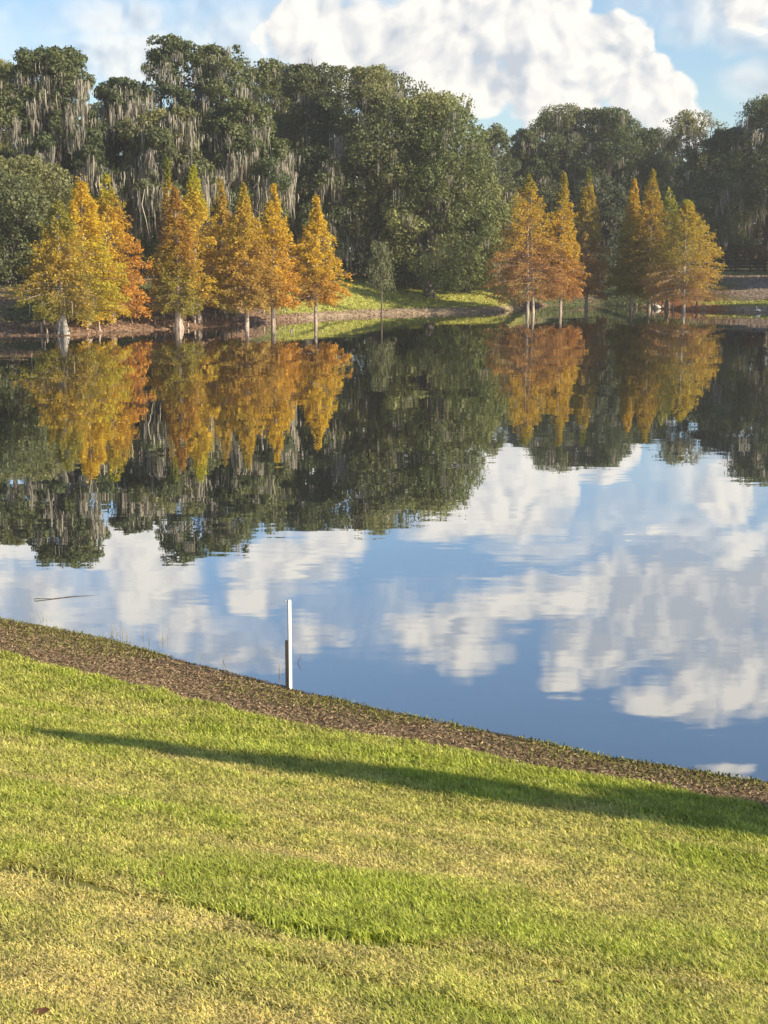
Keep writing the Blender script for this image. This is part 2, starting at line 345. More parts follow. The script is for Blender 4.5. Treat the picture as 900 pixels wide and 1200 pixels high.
# ---------------------------------------------------------------- dead thatch and weeds on the mud strip
def thatch():
    mb = MB(); n = 110000
    y = 8 + 14 * R.random(n * 4); x = (R.random(n * 4) * 2 - 1) * (y * .2647 + 1.5)
    s, t = near_s(x, y); w = mud_w(t)
    k = (s > -.05) & (s < w + .10); x, y, s, w = x[k][:n], y[k][:n], s[k][:n], w[k][:n]; n = len(x)
    z = height(x, y) + R.random(n) * .035 * np.clip(s * 5, .2, 1)
    az = R.random(n) * 2 * math.pi; ti = R.normal(0, .35, n)
    tan = np.stack([np.cos(az), np.sin(az), ti], -1); nor = np.stack([R.normal(0, .6, n), R.normal(0, .6, n), np.ones(n)], -1)
    rel = s / w; g = n2(x, y, 1.6, 3, 14.); v = (.55 + .9 * R.random(n))[:, None]
    wet = (.45 + .55 * sst(.03, .22, s + .12 * (n2(x, y, 3., 2, 71.) - .5)))[:, None]; v = v * wet; br = np.array([.32, .225, .135]) * v; ol = np.array([.25, .235, .075]) * v; dk = np.array([.12, .08, .05]) * v; st = np.array([.40, .31, .19]) * v
    pg = np.clip(.60 - rel * .95 + 1.3 * (g - .5), .04, .7)
    r = R.random(n); c = np.where((r < pg)[:, None], ol, br); r2 = R.random(n)
    c = np.where((r2 < .22)[:, None], dk, c); c = np.where((r2 > .93)[:, None], st, c)
    mb.cards(np.stack([x, y, z], -1), tan, nor, .022 + .05 * R.random(n), .006 + .011 * R.random(n), c)
    # low weeds at the water's edge
    n = 5000; pw = np.exp(-rel * 3.2) * (g > .45) + 1e-6; i = R.choice(len(x), n, p=pw / pw.sum())
    az = R.random(n) * 2 * math.pi; hgt = .015 + .035 * R.random(n)
    tan = np.stack([.7 * np.cos(az), .7 * np.sin(az), np.ones(n)], -1); ce = np.stack([x[i] + R.normal(0, .02, n), y[i] + R.normal(0, .02, n), z[i] + hgt * .4], -1)
    c = np.array([.17, .17, .05]) * (.6 + .8 * R.random(n))[:, None]
    mb.cards(ce, tan, rand_unit(n), hgt, .010 + .01 * R.random(n), c)
    return mb.build('dead_thatch', M_litter)
tag(thatch(), kind='stuff')
# ---------------------------------------------------------------- tree builders
def col_noise(P, base, alt, sc, jit, seed):
    n = vn(P * sc + seed); w = sst(.3, .7, n)[:, None]
    c = np.asarray(base) * (1 - w) + np.asarray(alt) * w
    return c * (1 - jit + 2 * jit * R.random(len(P)))[:, None]
MOSSC = (.40, .37, .30)
def strands(mb, P, length, width, colr=MOSSC, seg=3):
    n = len(P)
    if not n: return
    az = R.random(n) * math.pi; sd = np.stack([np.cos(az), np.sin(az), 0 * az], -1)
    pts = []; wv = [.55, 1., .7, .05] if seg == 3 else np.linspace(1, .1, seg + 1)
    dx = R.normal(0, .06, (n, 2))
    for k in range(seg + 1):
        f = k / seg
        p = P.copy(); p[:, 2] -= length * f; p[:, :2] += dx * (math.sin(f * 5) * length[:, None] * .55); pts.append((p, wv[k]))
    V = np.stack([q for p, w in pts for q in (p - sd * (width * w)[:, None] / 2, p + sd * (width * w)[:, None] / 2)], 1).reshape(-1, 3)
    o = np.arange(n)[:, None] * (2 * (seg + 1)); q = np.concatenate([o + np.array([[2 * k, 2 * k + 1, 2 * k + 3, 2 * k + 2]]) for k in range(seg)])
    c = np.asarray(colr) * (.45 + .8 * R.random(n))[:, None]
    mb.add(V, q, c=np.repeat(c, 2 * (seg + 1), 0))
def oak(parent, Ht, W, base=.25, nl=26, cards=30000, size=.33, moss=60, airy=0., green=(.060, .075, .026), alt=(.095, .105, .035), seed=0, trunk_r=.45, mlen=1.6, bark=None, mosscol=MOSSC, depth=.9, lean=0.):
    rr = np.random.default_rng(1000 + seed); cards = int(cards * 1.55); size = size * .76
    z0 = base * Ht; hc = Ht - z0
    # lobes of the crown
    lob = []
    for i in range(nl):
        t = (i + .5) / nl; t = t ** .85
        prof = W / 2 * (math.sqrt(max(0, 1 - ((t - .38) / .62) ** 2)) if t > .38 else .72 + .28 * t / .38)
        rl = W * rr.uniform(.12, .20); a = i * 2.399 + rr.uniform(-.4, .4); rf = math.sqrt(rr.uniform(.08, 1))
        rad = max(0, prof - rl * .75) * rf
        z = z0 + t * hc; z = min(z, Ht - rl * .75); z = max(z, z0 + rl * .4)
        lob.append((rad * math.cos(a) + lean * (z - z0), rad * math.sin(a) * depth, z + rr.uniform(-.4, .4), rl))
    lob = np.array(lob)
    mb = MB(); main = lob; sub = []
    for q in main:
        sub.append([q[0], q[1], q[2] - q[3] * .1, q[3] * .6])
        for _ in range(9):
            dv = rr.normal(size=3) + np.array([0, 0, .35]); dv /= np.linalg.norm(dv); rs = q[3] * rr.uniform(.28, .5)
            sub.append([*(q[:3] + dv * q[3] * np.array([1, 1, .82]) * rr.uniform(.55, .95)), rs])
    lob = np.array(sub); lob[:, 2] = np.minimum(lob[:, 2], Ht - lob[:, 3] * .6)
    p = lob[:, 3] ** 1.8; p /= p.sum(); n = int(cards * 1.7); nlm = nl; nl = len(lob)
    li = rr.choice(nl, n, p=p); d = nrm(rr.normal(size=(n, 3)) + np.array([0, 0, .22]))
    bump = vn(d * 2.6 + lob[li] [:, :3] * 3.1)
    rad = lob[li, 3] * (.50 + .58 * rr.random(n) ** .5) * (.72 + .56 * bump)
    P = lob[li, :3] + d * rad[:, None] * np.array([1, 1, .82])
    g = vn(P * (1.15 if airy < .3 else .9) + seed * 3.7); g = g * .6 + .4 * vn(P * 2.7 + seed); k = (g > .37 + airy * .17) & (P[:, 2] > .3) & (P[:, 2] < Ht + .2)
    P, d, li = P[k][:cards], d[k][:cards], li[k][:cards]; n = len(P); lob = main; nl = nlm
    nor = nrm(d * 1.0 + rr.normal(size=(n, 3)) * .42); tan = rr.normal(size=(n, 3))
    S = size * (.55 + .8 * rr.random(n))
    c = col_noise(P, green, alt, .22, .3, seed)
    mb.cards(P, tan, nor, S, S * .62, c)
    mb.build('crown', M_oak, parent)
    # trunk and limbs
    tb = MB(); top = np.array([lean * z0, 0, z0 * 1.0 + .12 * hc])
    w = [np.array([0, 0, -.3]), np.array([rr.normal(0, .15), rr.normal(0, .15), top[2] * .5]), top]
    pts = np.array([w[0] * (1 - u) ** 2 + 2 * u * (1 - u) * w[1] + u * u * w[2] for u in np.linspace(0, 1, 7)])
    tb.tube(pts, trunk_r * np.array([1.5, 1.1, 1, .95, .9, .85, .75]), 9)
    for j in rr.permutation(nl)[:max(7, nl // 2)]:
        e = lob[j, :3]; s0 = pts[rr.integers(3, 7)]; mid = s0 * .45 + e * .55 + np.array([0, 0, rr.uniform(-.1, .12) * hc])
        q = np.array([s0 * (1 - u) ** 2 + 2 * u * (1 - u) * mid + u * u * e for u in np.linspace(0, 1, 6)])
        q[1:-1] += rr.normal(0, .12, (4, 3))
        tb.tube(q, trunk_r * rr.uniform(.35, .6) * np.linspace(1, .15, 6), 5)
        for _ in range(2):
            e2 = e + rr.normal(size=3) * lob[j, 3] * .42; s2 = q[rr.integers(3, 5)]
            tb.tube(np.array([s2, (s2 + e2) / 2 + rr.normal(0, .2, 3), e2]), trunk_r * np.array([.16, .11, .03]), 4)
    tb.build('trunk', bark or M_bark, parent, True)
    if moss:
        mm = MB(); Pm = []; Lm = []
        for _ in range(moss):
            j = rr.integers(nl); dd = nrm(rr.normal(size=3) + np.array([0, -.55, -.35])); c0 = lob[j, :3] + dd * lob[j, 3] * rr.uniform(.75, 1.0) * np.array([1, 1, .8])
            m_ = rr.integers(14, 34); ln = .72 * mlen * rr.lognormal(0, .4); a = rr.random() * 6.28; u = rr.normal(0, .45, m_)
            q = c0 + np.stack([u * math.cos(a), u * math.sin(a), -.25 * np.abs(u)], -1) * (.6 + .25 * ln) + rr.normal(size=(m_, 3)) * np.array([.12, .12, .18])
            Pm.append(q); Lm.append(ln * (.25 + .9 * rr.random(m_) ** 1.5) * np.exp(-(u / .7) ** 2))
        Pm = np.concatenate(Pm); Lm = np.minimum(np.concatenate(Lm), np.maximum(Pm[:, 2] - 1.0, .2))
        strands(mm, Pm, Lm, .035 + .05 * rr.random(len(Pm)) + .018 * Lm, mosscol)
        tag(mm.build('hanging_moss', M_moss, parent), kind='stuff')
def ramp(t, stops):
    ts = [s[0] for s in stops]; return np.stack([np.interp(t, ts, [s[1][k] for s in stops]) for k in range(3)], -1)
YEL = (.64, .47, .05); ORA = (.62, .32, .065); RUS = (.47, .25, .085); OLI = (.30, .28, .06); LIM = (.42, .42, .05); GRN = (.20, .25, .05); BRN = (.34, .20, .09); GOL = (.58, .41, .06)
def cypress(parent, Ht, W, trunk_h, stops, seed, nb=165, sprays=165, moss=0, bark=None, trunk_r=.17, side=None, dens=1., forks=1, power=.88):
    rr = np.random.default_rng(500 + seed); mb = MB(); tb = MB()
    zz = np.linspace(-.3, Ht * .97, 12); rad = trunk_r * (1 - np.clip(zz / Ht, 0, 1)) ** .8
    rad = rad * (1 + 1.1 * np.exp(-np.clip(zz, 0, 9) / .45)) + .012
    for fk in range(forks):
        off = np.array([rr.normal(0, .1), 0]) if fk == 0 else np.array([.55, .2])
        wob = np.cumsum(rr.normal(0, .025, (12, 2)), 0); wob -= wob[0]
        pts = np.stack([wob[:, 0] + (off[0] * (1 - zz / Ht) if fk else 0), wob[:, 1] + (off[1] if fk else 0), zz], -1)
        tb.tube(pts, rad * (1 if fk == 0 else .8), 9)
        if fk == 0: axis_ = pts
    # buttress flutes
    for k in range(5):
        a = k * 1.26 + rr.uniform(-.3, .3); b = np.array([math.cos(a), math.sin(a), 0])
        tb.tube(np.array([b * trunk_r * 2.0 + [0, 0, -.25], b * trunk_r * 1.35 + [0, 0, .3], b * trunk_r * .75 + [0, 0, 1.0]]), trunk_r * np.array([.6, .42, .15]), 5)
    hc = Ht - trunk_h
    for i in range(nb):
        t = ((i + rr.random()) / nb) ** 1.12
        z = trunk_h + t * hc
        prof = W / 2 * min(1, (1 - t) ** power * (.74 + .36 * min(1, t / .16)) * (1 - .42 * float(sst(.45, .97, t))) + .02)
        a = i * 2.399 + rr.uniform(-.5, .5)
        ln = prof * (.72 + .42 * rr.random() ** .7) * (.68 + .62 * vn(np.array([math.cos(a) * 1.6, math.sin(a) * 1.6, z * .7 + seed * 9.])))
        rise = (.55 - .5 * (1 - t)) * ln; x0 = np.array([np.interp(z, axis_[:, 2], axis_[:, 0]), np.interp(z, axis_[:, 2], axis_[:, 1]), z])
        dr = np.array([math.cos(a), math.sin(a), 0])
        q = np.array([x0 + dr * ln * u + np.array([0, 0, rise * u - .28 * ln * (1 - t) * u * u]) for u in np.linspace(0, 1, 5)])
        tb.tube(q, (.012 + .03 * (1 - t)) * np.linspace(1, .2, 5), 4)
        m_ = int(dens * sprays * (.25 + .95 * ln / (W / 2)) + 5)
        u = .12 + .95 * rr.random(m_) ** .75
        P = np.stack([np.interp(u, np.linspace(0, 1, 5), q[:, k]) for k in range(3)], -1); P += dr * np.clip(u - 1, 0, 1)[:, None] * ln
        sd = np.array([-dr[1], dr[0], 0]); lat = rr.normal(0, 1, m_) * (.10 + .17 * ln * (1.15 - u))
        P = P + sd * lat[:, None]; P[:, 2] += rr.normal(-.05, .11, m_) - .10 * np.abs(lat)
        gap = .6 * vn(P * 1.7 + seed * 5.) + .4 * vn(P * 4.1 + seed) > .382; P = P[gap]; lat = lat[gap]; m_ = len(P)
        if not m_: continue
        tan = dr * .6 + sd * np.sign(lat)[:, None] * .55 + rr.normal(0, .45, (m_, 3)); tan[:, 2] -= .12
        nor = nrm(np.array([0, 0, .55]) + dr * .35 + rr.normal(0, .6, (m_, 3)))
        tt = (P[:, 2] - trunk_h) / hc; cl = vn(P * .55 + seed * 2.3)
        tq = np.clip(tt + .55 * (cl - .5) + .10 * rr.normal(size=m_), 0, 1)
        c = ramp(tq, stops)
        if side is not None:   # a second palette blends in towards the right flank
            w = sst(-.2, .75, P[:, 0] / (W / 2) + .5 * (cl - .5))[:, None] * (tt < .93)[:, None]; c = c * (1 - w) + ramp(tq, side) * w
        c = c * (.68 + .6 * rr.random(m_))[:, None]
        Lc = (.12 + .14 * rr.random(m_)); mb.cards(P, tan, nor, Lc, Lc * .42, c)
    mb.build('crown', M_cyp, parent); tb.build('trunk', bark or M_cbark, parent, True)
    if moss:
        mm = MB(); a = rr.random(moss) * 6.28; r_ = W / 2 * np.sqrt(rr.random(moss)) * .8
        Pm = np.stack([r_ * np.cos(a), r_ * np.sin(a), trunk_h + .35 + rr.random(moss) * .8], -1)
        strands(mm, Pm, np.minimum(.5 + 1.0 * rr.random(moss), Pm[:, 2] - .2), .05 + .05 * rr.random(moss), (.40, .37, .30)); tag(mm.build('hanging_moss', M_moss, parent), kind='stuff')
def spot(px, D, sink=0.):
    x = (px - 450) / F * D * 1.0
    # X follows the pixel column: the ray's y/x ratio depends a little on pitch
    return x, D, gz(x, D) - sink
def span(px0, px1, D): return (px1 - px0) / F * D
def top_h(py, D, z): return at(450, py, D)[2] - z
# ---------------------------------------------------------------- cypresses by the water
YS = [(0, OLI), (.25, YEL), (.6, YEL), (.85, GOL), (1, LIM)]
YL = [(0, GOL), (.2, LIM), (.5, YEL), (.8, YEL), (1, GOL)]
OS = [(0, ORA), (.35, ORA), (.7, (.52, .27, .04)), (.9, GOL), (1, OLI)]
RS = [(0, (.40, .24, .10)), (.3, (.46, .26, .085)), (.6, GOL), (.85, GOL), (1, OLI)]
BS = [(0, BRN), (.4, BRN), (.75, GOL), (.92, OLI), (1, GRN)]
OG = [(0, OLI), (.25, (.32, .22, .05)), (.5, GOL), (.8, OLI), (1, OLI)]
DR = [(0, (.52, .28, .11)), (.3, (.44, .27, .11)), (.6, (.38, .32, .08)), (.85, GOL), (1, GRN)]
GRPC = 'bald cypresses along the far shore'
# px, D, top py, crown bottom py, crown px width, palette, side palette, moss, kwargs, label
CY = [
 (76, 90.5, 238, 366, 92, OG, None, 26, dict(trunk_r=.20, bark=M_pale, power=.62), 'olive and dull gold cypress with a flared pale trunk, first from the left'),
 (104, 94.5, 203, 368, 94, YL, None, 14, dict(trunk_r=.17, power=.72), 'tall yellow cypress in the left clump, highest of the first three'),
 (134, 97, 206, 362, 104, YS, OS, 8, dict(trunk_r=.16, power=.78), 'cypress with a bright orange right flank, behind the tall yellow one'),
 (203, 108, 186, 330, 36, BS, None, 0, dict(trunk_r=.10, dens=.45, bark=M_pale), 'thin sparse brown cypress top standing behind the second clump'),
 (211, 98, 222, 362, 60, [(0, OLI), (.3, (.34, .27, .05)), (.6, (.44, .25, .05)), (1, (.40, .24, .06))], None, 6, dict(trunk_r=.19, power=.7, dens=.85), 'dusty orange cypress with olive lower boughs in the second clump'),
 (234, 101.5, 196, 356, 104, [(0, ORA), (.3, GOL), (.7, YEL), (1, LIM)], YS, 8, dict(trunk_r=.15), 'tallest golden cypress of the second clump with a lime tip'),
 (263, 108, 212, 352, 56, BS, None, 6, dict(trunk_r=.15), 'brownish cypress with a small green tip behind the second clump'),
 (289, 101, 217, 356, 74, [(0, (.42, .30, .09)), (.25, (.50, .32, .07)), (.55, GOL), (1, OLI)], None, 0, dict(trunk_r=.15, power=.8), 'amber cypress with a wispy top, left one of the third pair'),
 (321, 102.5, 217, 354, 82, [(0, (.50, .32, .08)), (.2, GOL), (.5, YEL), (.8, YEL), (1, YEL)], [(0, ORA), (.35, (.62, .36, .06)), (.6, YEL), (1, YEL)], 14, dict(trunk_r=.16, power=.95), 'gold and orange cypress with moss threads under its crown, right one of the third pair'),
 (371, 104, 231, 350, 70, [(0, (.30, .15, .07)), (.3, GOL), (.7, YEL), (1, GOL)], [(0, ORA), (.3, GOL), (.6, YEL), (1, YEL)], 0, dict(trunk_r=.13), 'lone golden cypress with a dark slim trunk beside the lit lawn'),
 (617, 123, 206, 346, 84, RS, None, 0, dict(trunk_r=.15, forks=2, power=.66), 'broad rust and gold cypress with twin trunks, first of the right clump'),
 (655, 124.5, 203, 346, 52, [(0, RUS), (.4, GOL), (.8, GOL), (1, OLI)], None, 0, dict(trunk_r=.13, power=.74), 'slim golden cypress beside the broad rust one in the right clump'),
 (684, 134, 197, 344, 50, DR, None, 0, dict(trunk_r=.15, power=.78), 'narrow dark rust cypress with a green tip, third of the right clump'),
 (737, 133, 211, 342, 50, [(0, OLI), (.4, OLI), (.8, GOL), (1, GOL)], None, 0, dict(trunk_r=.18, power=.75), 'dull olive cypress in the shade, just right of the gap in the right clump'),
 (758, 131, 200, 344, 62, [(0, OLI), (.35, (.26, .19, .05)), (.7, GOL), (1, GRN)], None, 0, dict(trunk_r=.16, power=.75), 'dark green and amber cypress, tallest right of the gap in the right clump'),
 (779, 133, 219, 345, 66, [(0, OLI), (.5, OLI), (.75, GRN), (1, LIM)], None, 0, dict(trunk_r=.15, power=.8), 'cypress with a bright green top behind the pale trunked one'),
 (798, 126, 236, 346, 92, [(0, BRN), (.25, (.40, .26, .08)), (.55, OLI), (.8, GOL), (1, LIM)], [(0, (.48, .29, .075)), (.35, GOL), (.8, GOL), (1, LIM)], 0, dict(trunk_r=.14, bark=M_pale, power=.6), 'rounded amber cypress with a pale sunlit trunk at the right end'),
]
for i, (px, D, ty, by, w, pal, side, ms_, kw, lab) in enumerate(CY):
    x, y, z = spot(px, D); t = empty('bald_cypress', (x, y, z), lab, 'tree', GRPC)
    cypress(t, top_h(ty, D, z), span(0, w, D) * (1.05 if px < 420 else 1.1), max(top_h(by, D, z), .6), pal, i, moss=ms_, side=side, **kw)
# ---------------------------------------------------------------- oaks of the far bank
GRPO = 'moss hung oaks behind the pond'
dk = dict(green=(.088, .116, .046), alt=(.160, .182, .068)); lt = dict(green=(.155, .185, .065), alt=(.26, .265, .095)); md = dict(green=(.125, .145, .060), alt=(.22, .222, .088))
OK = [
 # px, D, top, width px, base frac, kwargs, label
 (8, 150, 70, 130, .18, dict(moss=50, nl=26, **md), 'tall leafy oak cut by the left edge of the picture'),
 (72, 134, 56, 118, .34, dict(moss=190, nl=24, mlen=2.3, airy=.35, **dk), 'oak with the longest grey moss curtains, second from the left'),
 (20, 118, 186, 170, .06, dict(moss=22, nl=24, trunk_r=.3, **md), 'low dense dark oak behind the leftmost cypress'),
 (152, 140, 92, 92, .30, dict(moss=170, nl=20, mlen=2.2, **dk), 'moss draped oak in the dip of the skyline, above the orange cypress'),
 (212, 150, 43, 92, .42, dict(moss=60, nl=22, airy=.95, cards=17000, **dk), 'airy oak rising highest on the skyline with sky between its twigs'),
 (262, 152, 54, 108, .34, dict(moss=120, nl=24, airy=.75, mlen=2., **dk), 'tall open oak just right of the highest one, moss along its middle'),
 (196, 136, 130, 110, .36, dict(moss=150, nl=16, mlen=2.5, **md), 'shorter oak with pale moss hanging over the second cypress clump'),
 (285, 140, 120, 120, .34, dict(moss=170, nl=18, mlen=2.4, **dk), 'shorter oak with a fringe of tan moss above the third cypress pair'),
 (322, 156, 72, 110, .30, dict(moss=80, nl=24, airy=.4, **dk), 'dark oak with a flat top left of the big rounded oak'),
 (366, 148, 78, 112, .28, dict(moss=90, nl=24, airy=.2, **md), 'olive topped oak leaning against the big rounded oak'),
 (360, 140, 175, 110, .22, dict(moss=150, nl=16, mlen=1.9, **dk), 'low shaded oak with grey moss behind the lone golden cypress'),
 (438, 142, 80, 150, .16, dict(moss=120, nl=34, cards=30000, **md), 'big rounded oak, tallest in the middle of the bank'),
 (503, 139, 112, 160, .07, dict(moss=70, nl=34, cards=32000, **lt), 'broad pale green oak sloping down to the right beside the big rounded oak'),
 (545, 143, 190, 106, .03, dict(moss=18, nl=24, cards=20000, trunk_r=.3, **lt), 'light green bushy oak whose leaves reach the ground, at the right of the central mass'),
 (476, 142, 235, 96, .03, dict(moss=24, nl=18, cards=14000, trunk_r=.25, green=(.085, .10, .055), alt=(.13, .145, .085)), 'low grey green oak under the central mass, by the path'),
 (572, 178, 146, 70, .35, dict(moss=40, nl=18, airy=.6, cards=11000, **dk), 'thin distant oak in the skyline notch'),
 (612, 186, 152, 66, .22, dict(moss=50, nl=18, **dk), 'dark oak at the right side of the skyline notch'),
 (655, 188, 125, 104, .2, dict(moss=70, nl=26, **md), 'round topped distant oak above the slim golden cypresses'),
 (707, 186, 128, 100, .2, dict(moss=80, nl=26, **dk), 'distant oak with a ragged shoulder, right of the round topped one'),
 (752, 194, 152, 90, .2, dict(moss=60, nl=20, **dk), 'lower dark oak in the right skyline dip'),
 (797, 186, 131, 100, .36, dict(moss=60, nl=22, airy=.95, cards=15000, bark=M_pale, **md), 'airy oak with pale bare limbs against the white cloud'),
 (842, 182, 150, 80, .2, dict(moss=80, nl=20, **dk), 'dark oak between the airy one and the right edge'),
 (893, 178, 112, 116, .20, dict(moss=150, nl=28, mlen=2.2, cards=26000, **dk), 'tall black green mossy oak behind the fence at the right edge'),
 (828, 172, 205, 110, .25, dict(moss=120, nl=16, mlen=2., **dk), 'low dark oak with hanging moss behind the fence'),
 (700, 156, 208, 86, .05, dict(moss=8, nl=18, cards=13000, trunk_r=.25, green=(.085, .10, .06), alt=(.13, .145, .09)), 'rounded grey green oak behind the narrow rust cypress'),
 (-70, 140, 60, 160, .2, dict(moss=60, nl=24, **md), 'oak outside the left edge'),
 (975, 165, 95, 150, .2, dict(moss=60, nl=24, **dk), 'oak outside the right edge'),
]
for i, (px, D, ty, w, bf, kw, lab) in enumerate(OK):
    D = D * ((.89 if px < 300 and D > 125 else .95) if px < 560 and D < 170 else 1.)
    x, y, z = spot(px, D); t = empty('oak_tree', (x, y, z), lab, 'tree', GRPO)
    oak(t, top_h(ty, D, z), span(0, w, D) * 1.26, bf, seed=i, **kw)
# trees that stand right of the picture and shade the right bank and the near lawn
SUN_AZ = np.array([.880, -.475]); SUN_EL = 24.
for i, (x, y, h, w) in enumerate([(62, 112, 17, 15), (66, 95, 19, 15), (58, 132, 16, 12), (62, 152, 16, 14), (70, 140, 17, 14)]):
    t = empty('oak_tree', (x, y, gz(x, y)), 'wide oak on the right bank of the pond outside the picture', 'tree', GRPO)
    oak(t, h, w, .12, seed=60 + i, moss=20, cards=12000, size=.6, **dk)
# ---------------------------------------------------------------- woods behind everything, and undergrowth (one mass each)
def mass(name, n, D0, D1, u0, u1, zf, size, green, alt, seed, gate=.35):
    rr = np.random.default_rng(seed); mb = MB()
    D = D0 + (D1 - D0) * rr.random(n); u = u0 + (u1 - u0) * rr.random(n); x = u * D; z0 = height(x, D)
    top = zf(u * F + 450, D) ; z = rr.random(n) ** .9
    zz = z0 + z * np.maximum(top - z0, .2)
    P = np.stack([x, D, zz], -1); k = vn(P * .45 + seed) > gate; P = P[k]
    c = col_noise(P, green, alt, .25, .3, seed); S = size * (.6 + .8 * rr.random(len(P)))
    mb.cards(P, rr.normal(size=(len(P), 3)), nrm(rr.normal(size=(len(P), 3)) + np.array([.2, -.4, .5])), S, S * .65, c)
    return tag(mb.build(name, M_oak), kind='stuff')
def ztop(py, D): return H + D * (YH - py) / F
mass('distant_wood', 90000, 196, 225, -.42, .42, lambda px, D: ztop(np.interp(px, [-300, 0, 380, 560, 620, 760, 900, 1200], [105, 120, 140, 190, 185, 190, 165, 150]) + 22 * (n2(px * .02, px * 0, 1., 3, 5.) - .5), D), .75, (.06, .072, .032), (.09, .10, .042), 3, .24)
def dens_under(px, D):
    g = n2(px * .03, D * .1, 1., 3, 55.); return 2.9 + 4.2 * g
mass('undergrowth', 38000, 138, 166, -.36, .075, dens_under, .42, (.042, .050, .026), (.075, .08, .04), 4, .42)
mass('undergrowth', 42000, 180, 196, .05, .40, lambda px, D: dens_under(px, D) + 3.5, .45, (.045, .050, .026), (.085, .085, .045), 5, .42)
# ---------------------------------------------------------------- shrubs
def shrub(px, D, py, w, green, alt, label, seed, n=3500, size=.24):
    x, y, z = spot(px, D); t = empty('shrub', (x, y, z), label, 'shrub', 'shrubs on the far bank'); rr = np.random.default_rng(seed)
    h = top_h(py, D, z); W = span(0, w, D); mb = MB(); nl = 9
    lob = np.stack([rr.uniform(-.33, .33, nl) * W, rr.uniform(-.3, .3, nl) * W, rr.uniform(.3, .78, nl) * h], -1); rl = rr.uniform(.2, .3, nl)
    li = rr.integers(0, nl, n); d = nrm(rr.normal(size=(n, 3)) + np.array([0, 0, .3])); rad = (.5 + .55 * rr.random(n)) * (.7 + .6 * vn(d * 3 + li[:, None] * 4.))
    P = lob[li] + d * (rl[li] * rad)[:, None] * np.array([W, W, h]); k = (P[:, 2] > .05) & (vn(P * 2.2 + seed) > .33); P = P[k]; d = d[k]
    S = size * (.6 + .8 * rr.random(len(P)))
    mb.cards(P, rr.normal(size=P.shape), nrm(d * .6 + rr.normal(size=P.shape) * .6), S, S * .5, col_noise(P, green, alt, .6, .3, seed)); mb.build('foliage', M_oak, t)
    tb = MB()
    for j in range(nl): tb.tube(np.array([[rr.normal(0, .08), rr.normal(0, .08), -.1], lob[j] * .55, lob[j]]), np.array([.04, .03, .01]), 5)
    tb.build('stem', M_bark, t, True)
shrub(822, 168.5, 287, 34, (.20, .20, .10), (.30, .27, .16), 'pale yellowish shrub behind the left end of the fence', 1)
shrub(883, 169, 287, 26, (.22, .11, .05), (.28, .18, .07), 'russet shrub behind the fence near the right edge', 2)
shrub(852, 170, 284, 44, (.10, .075, .035), (.14, .11, .05), 'dark brown shrub behind the middle of the fence', 3)
shrub(12, 112, 303, 60, (.16, .15, .12), (.22, .20, .16), 'grey twiggy shrub at the left edge behind the shore', 4)
shrub(176, 128, 236, 46, (.13, .18, .045), (.20, .25, .06), 'fresh green bushy sapling between the first two cypress clumps', 5, 6000, .28)
shrub(708, 168, 294, 32, (.26, .25, .16), (.36, .34, .22), 'pale straw coloured shrub in the gap of the right clump', 6)
shrub(545, 141, 296, 64, (.045, .055, .03), (.07, .08, .04), 'dark low shrub under the light green oak', 7)
shrub(590, 141, 300, 50, (.06, .065, .03), (.10, .10, .045), 'dull shrub just left of the broad rust cypress', 8)
# sapling on the lawn
x, y, z = spot(447, 119.5); t = empty('sapling', (x, y, z), 'thin young tree with drooping grey green leaves on the lit lawn', 'tree')
rr = np.random.default_rng(8); hs = top_h(285, 119.5, z); tb = MB(); tb.tube(np.array([[0, 0, -.2], [.03, 0, hs * .4], [-.05, 0, hs * .75], [.05, 0, hs]]), np.array([.07, .055, .04, .012]), 7)
mb = MB()
for k in range(26):
    a = k * 2.4; b0 = np.array([0, 0, hs * (.42 + .56 * k / 26)]); ln = 1.5 * (1 - .55 * k / 26) * rr.uniform(.6, 1); e = b0 + np.array([math.cos(a) * ln, math.sin(a) * ln, .25 - .35 * ln])
    q = np.array([b0, (b0 + e) / 2 + [0, 0, .28], e]); tb.tube(q, np.array([.022, .015, .005]), 4)
    m_ = 95; u = .25 + .8 * rr.random(m_); P = np.stack([np.interp(u, [0, .5, 1], q[:, j]) for j in range(3)], -1) + rr.normal(0, .16, (m_, 3)); P[:, 2] -= .2 * rr.random(m_)
    tan = rr.normal(0, .5, (m_, 3)); tan[:, 2] -= 1
    mb.cards(P, tan, rr.normal(size=(m_, 3)), .16 + .14 * rr.random(m_), .07, np.array([.16, .17, .085]) * (.6 + .8 * rr.random(m_))[:, None])
mb.build('crown', M_oak, t); tb.build('trunk', M_bark, t, True)
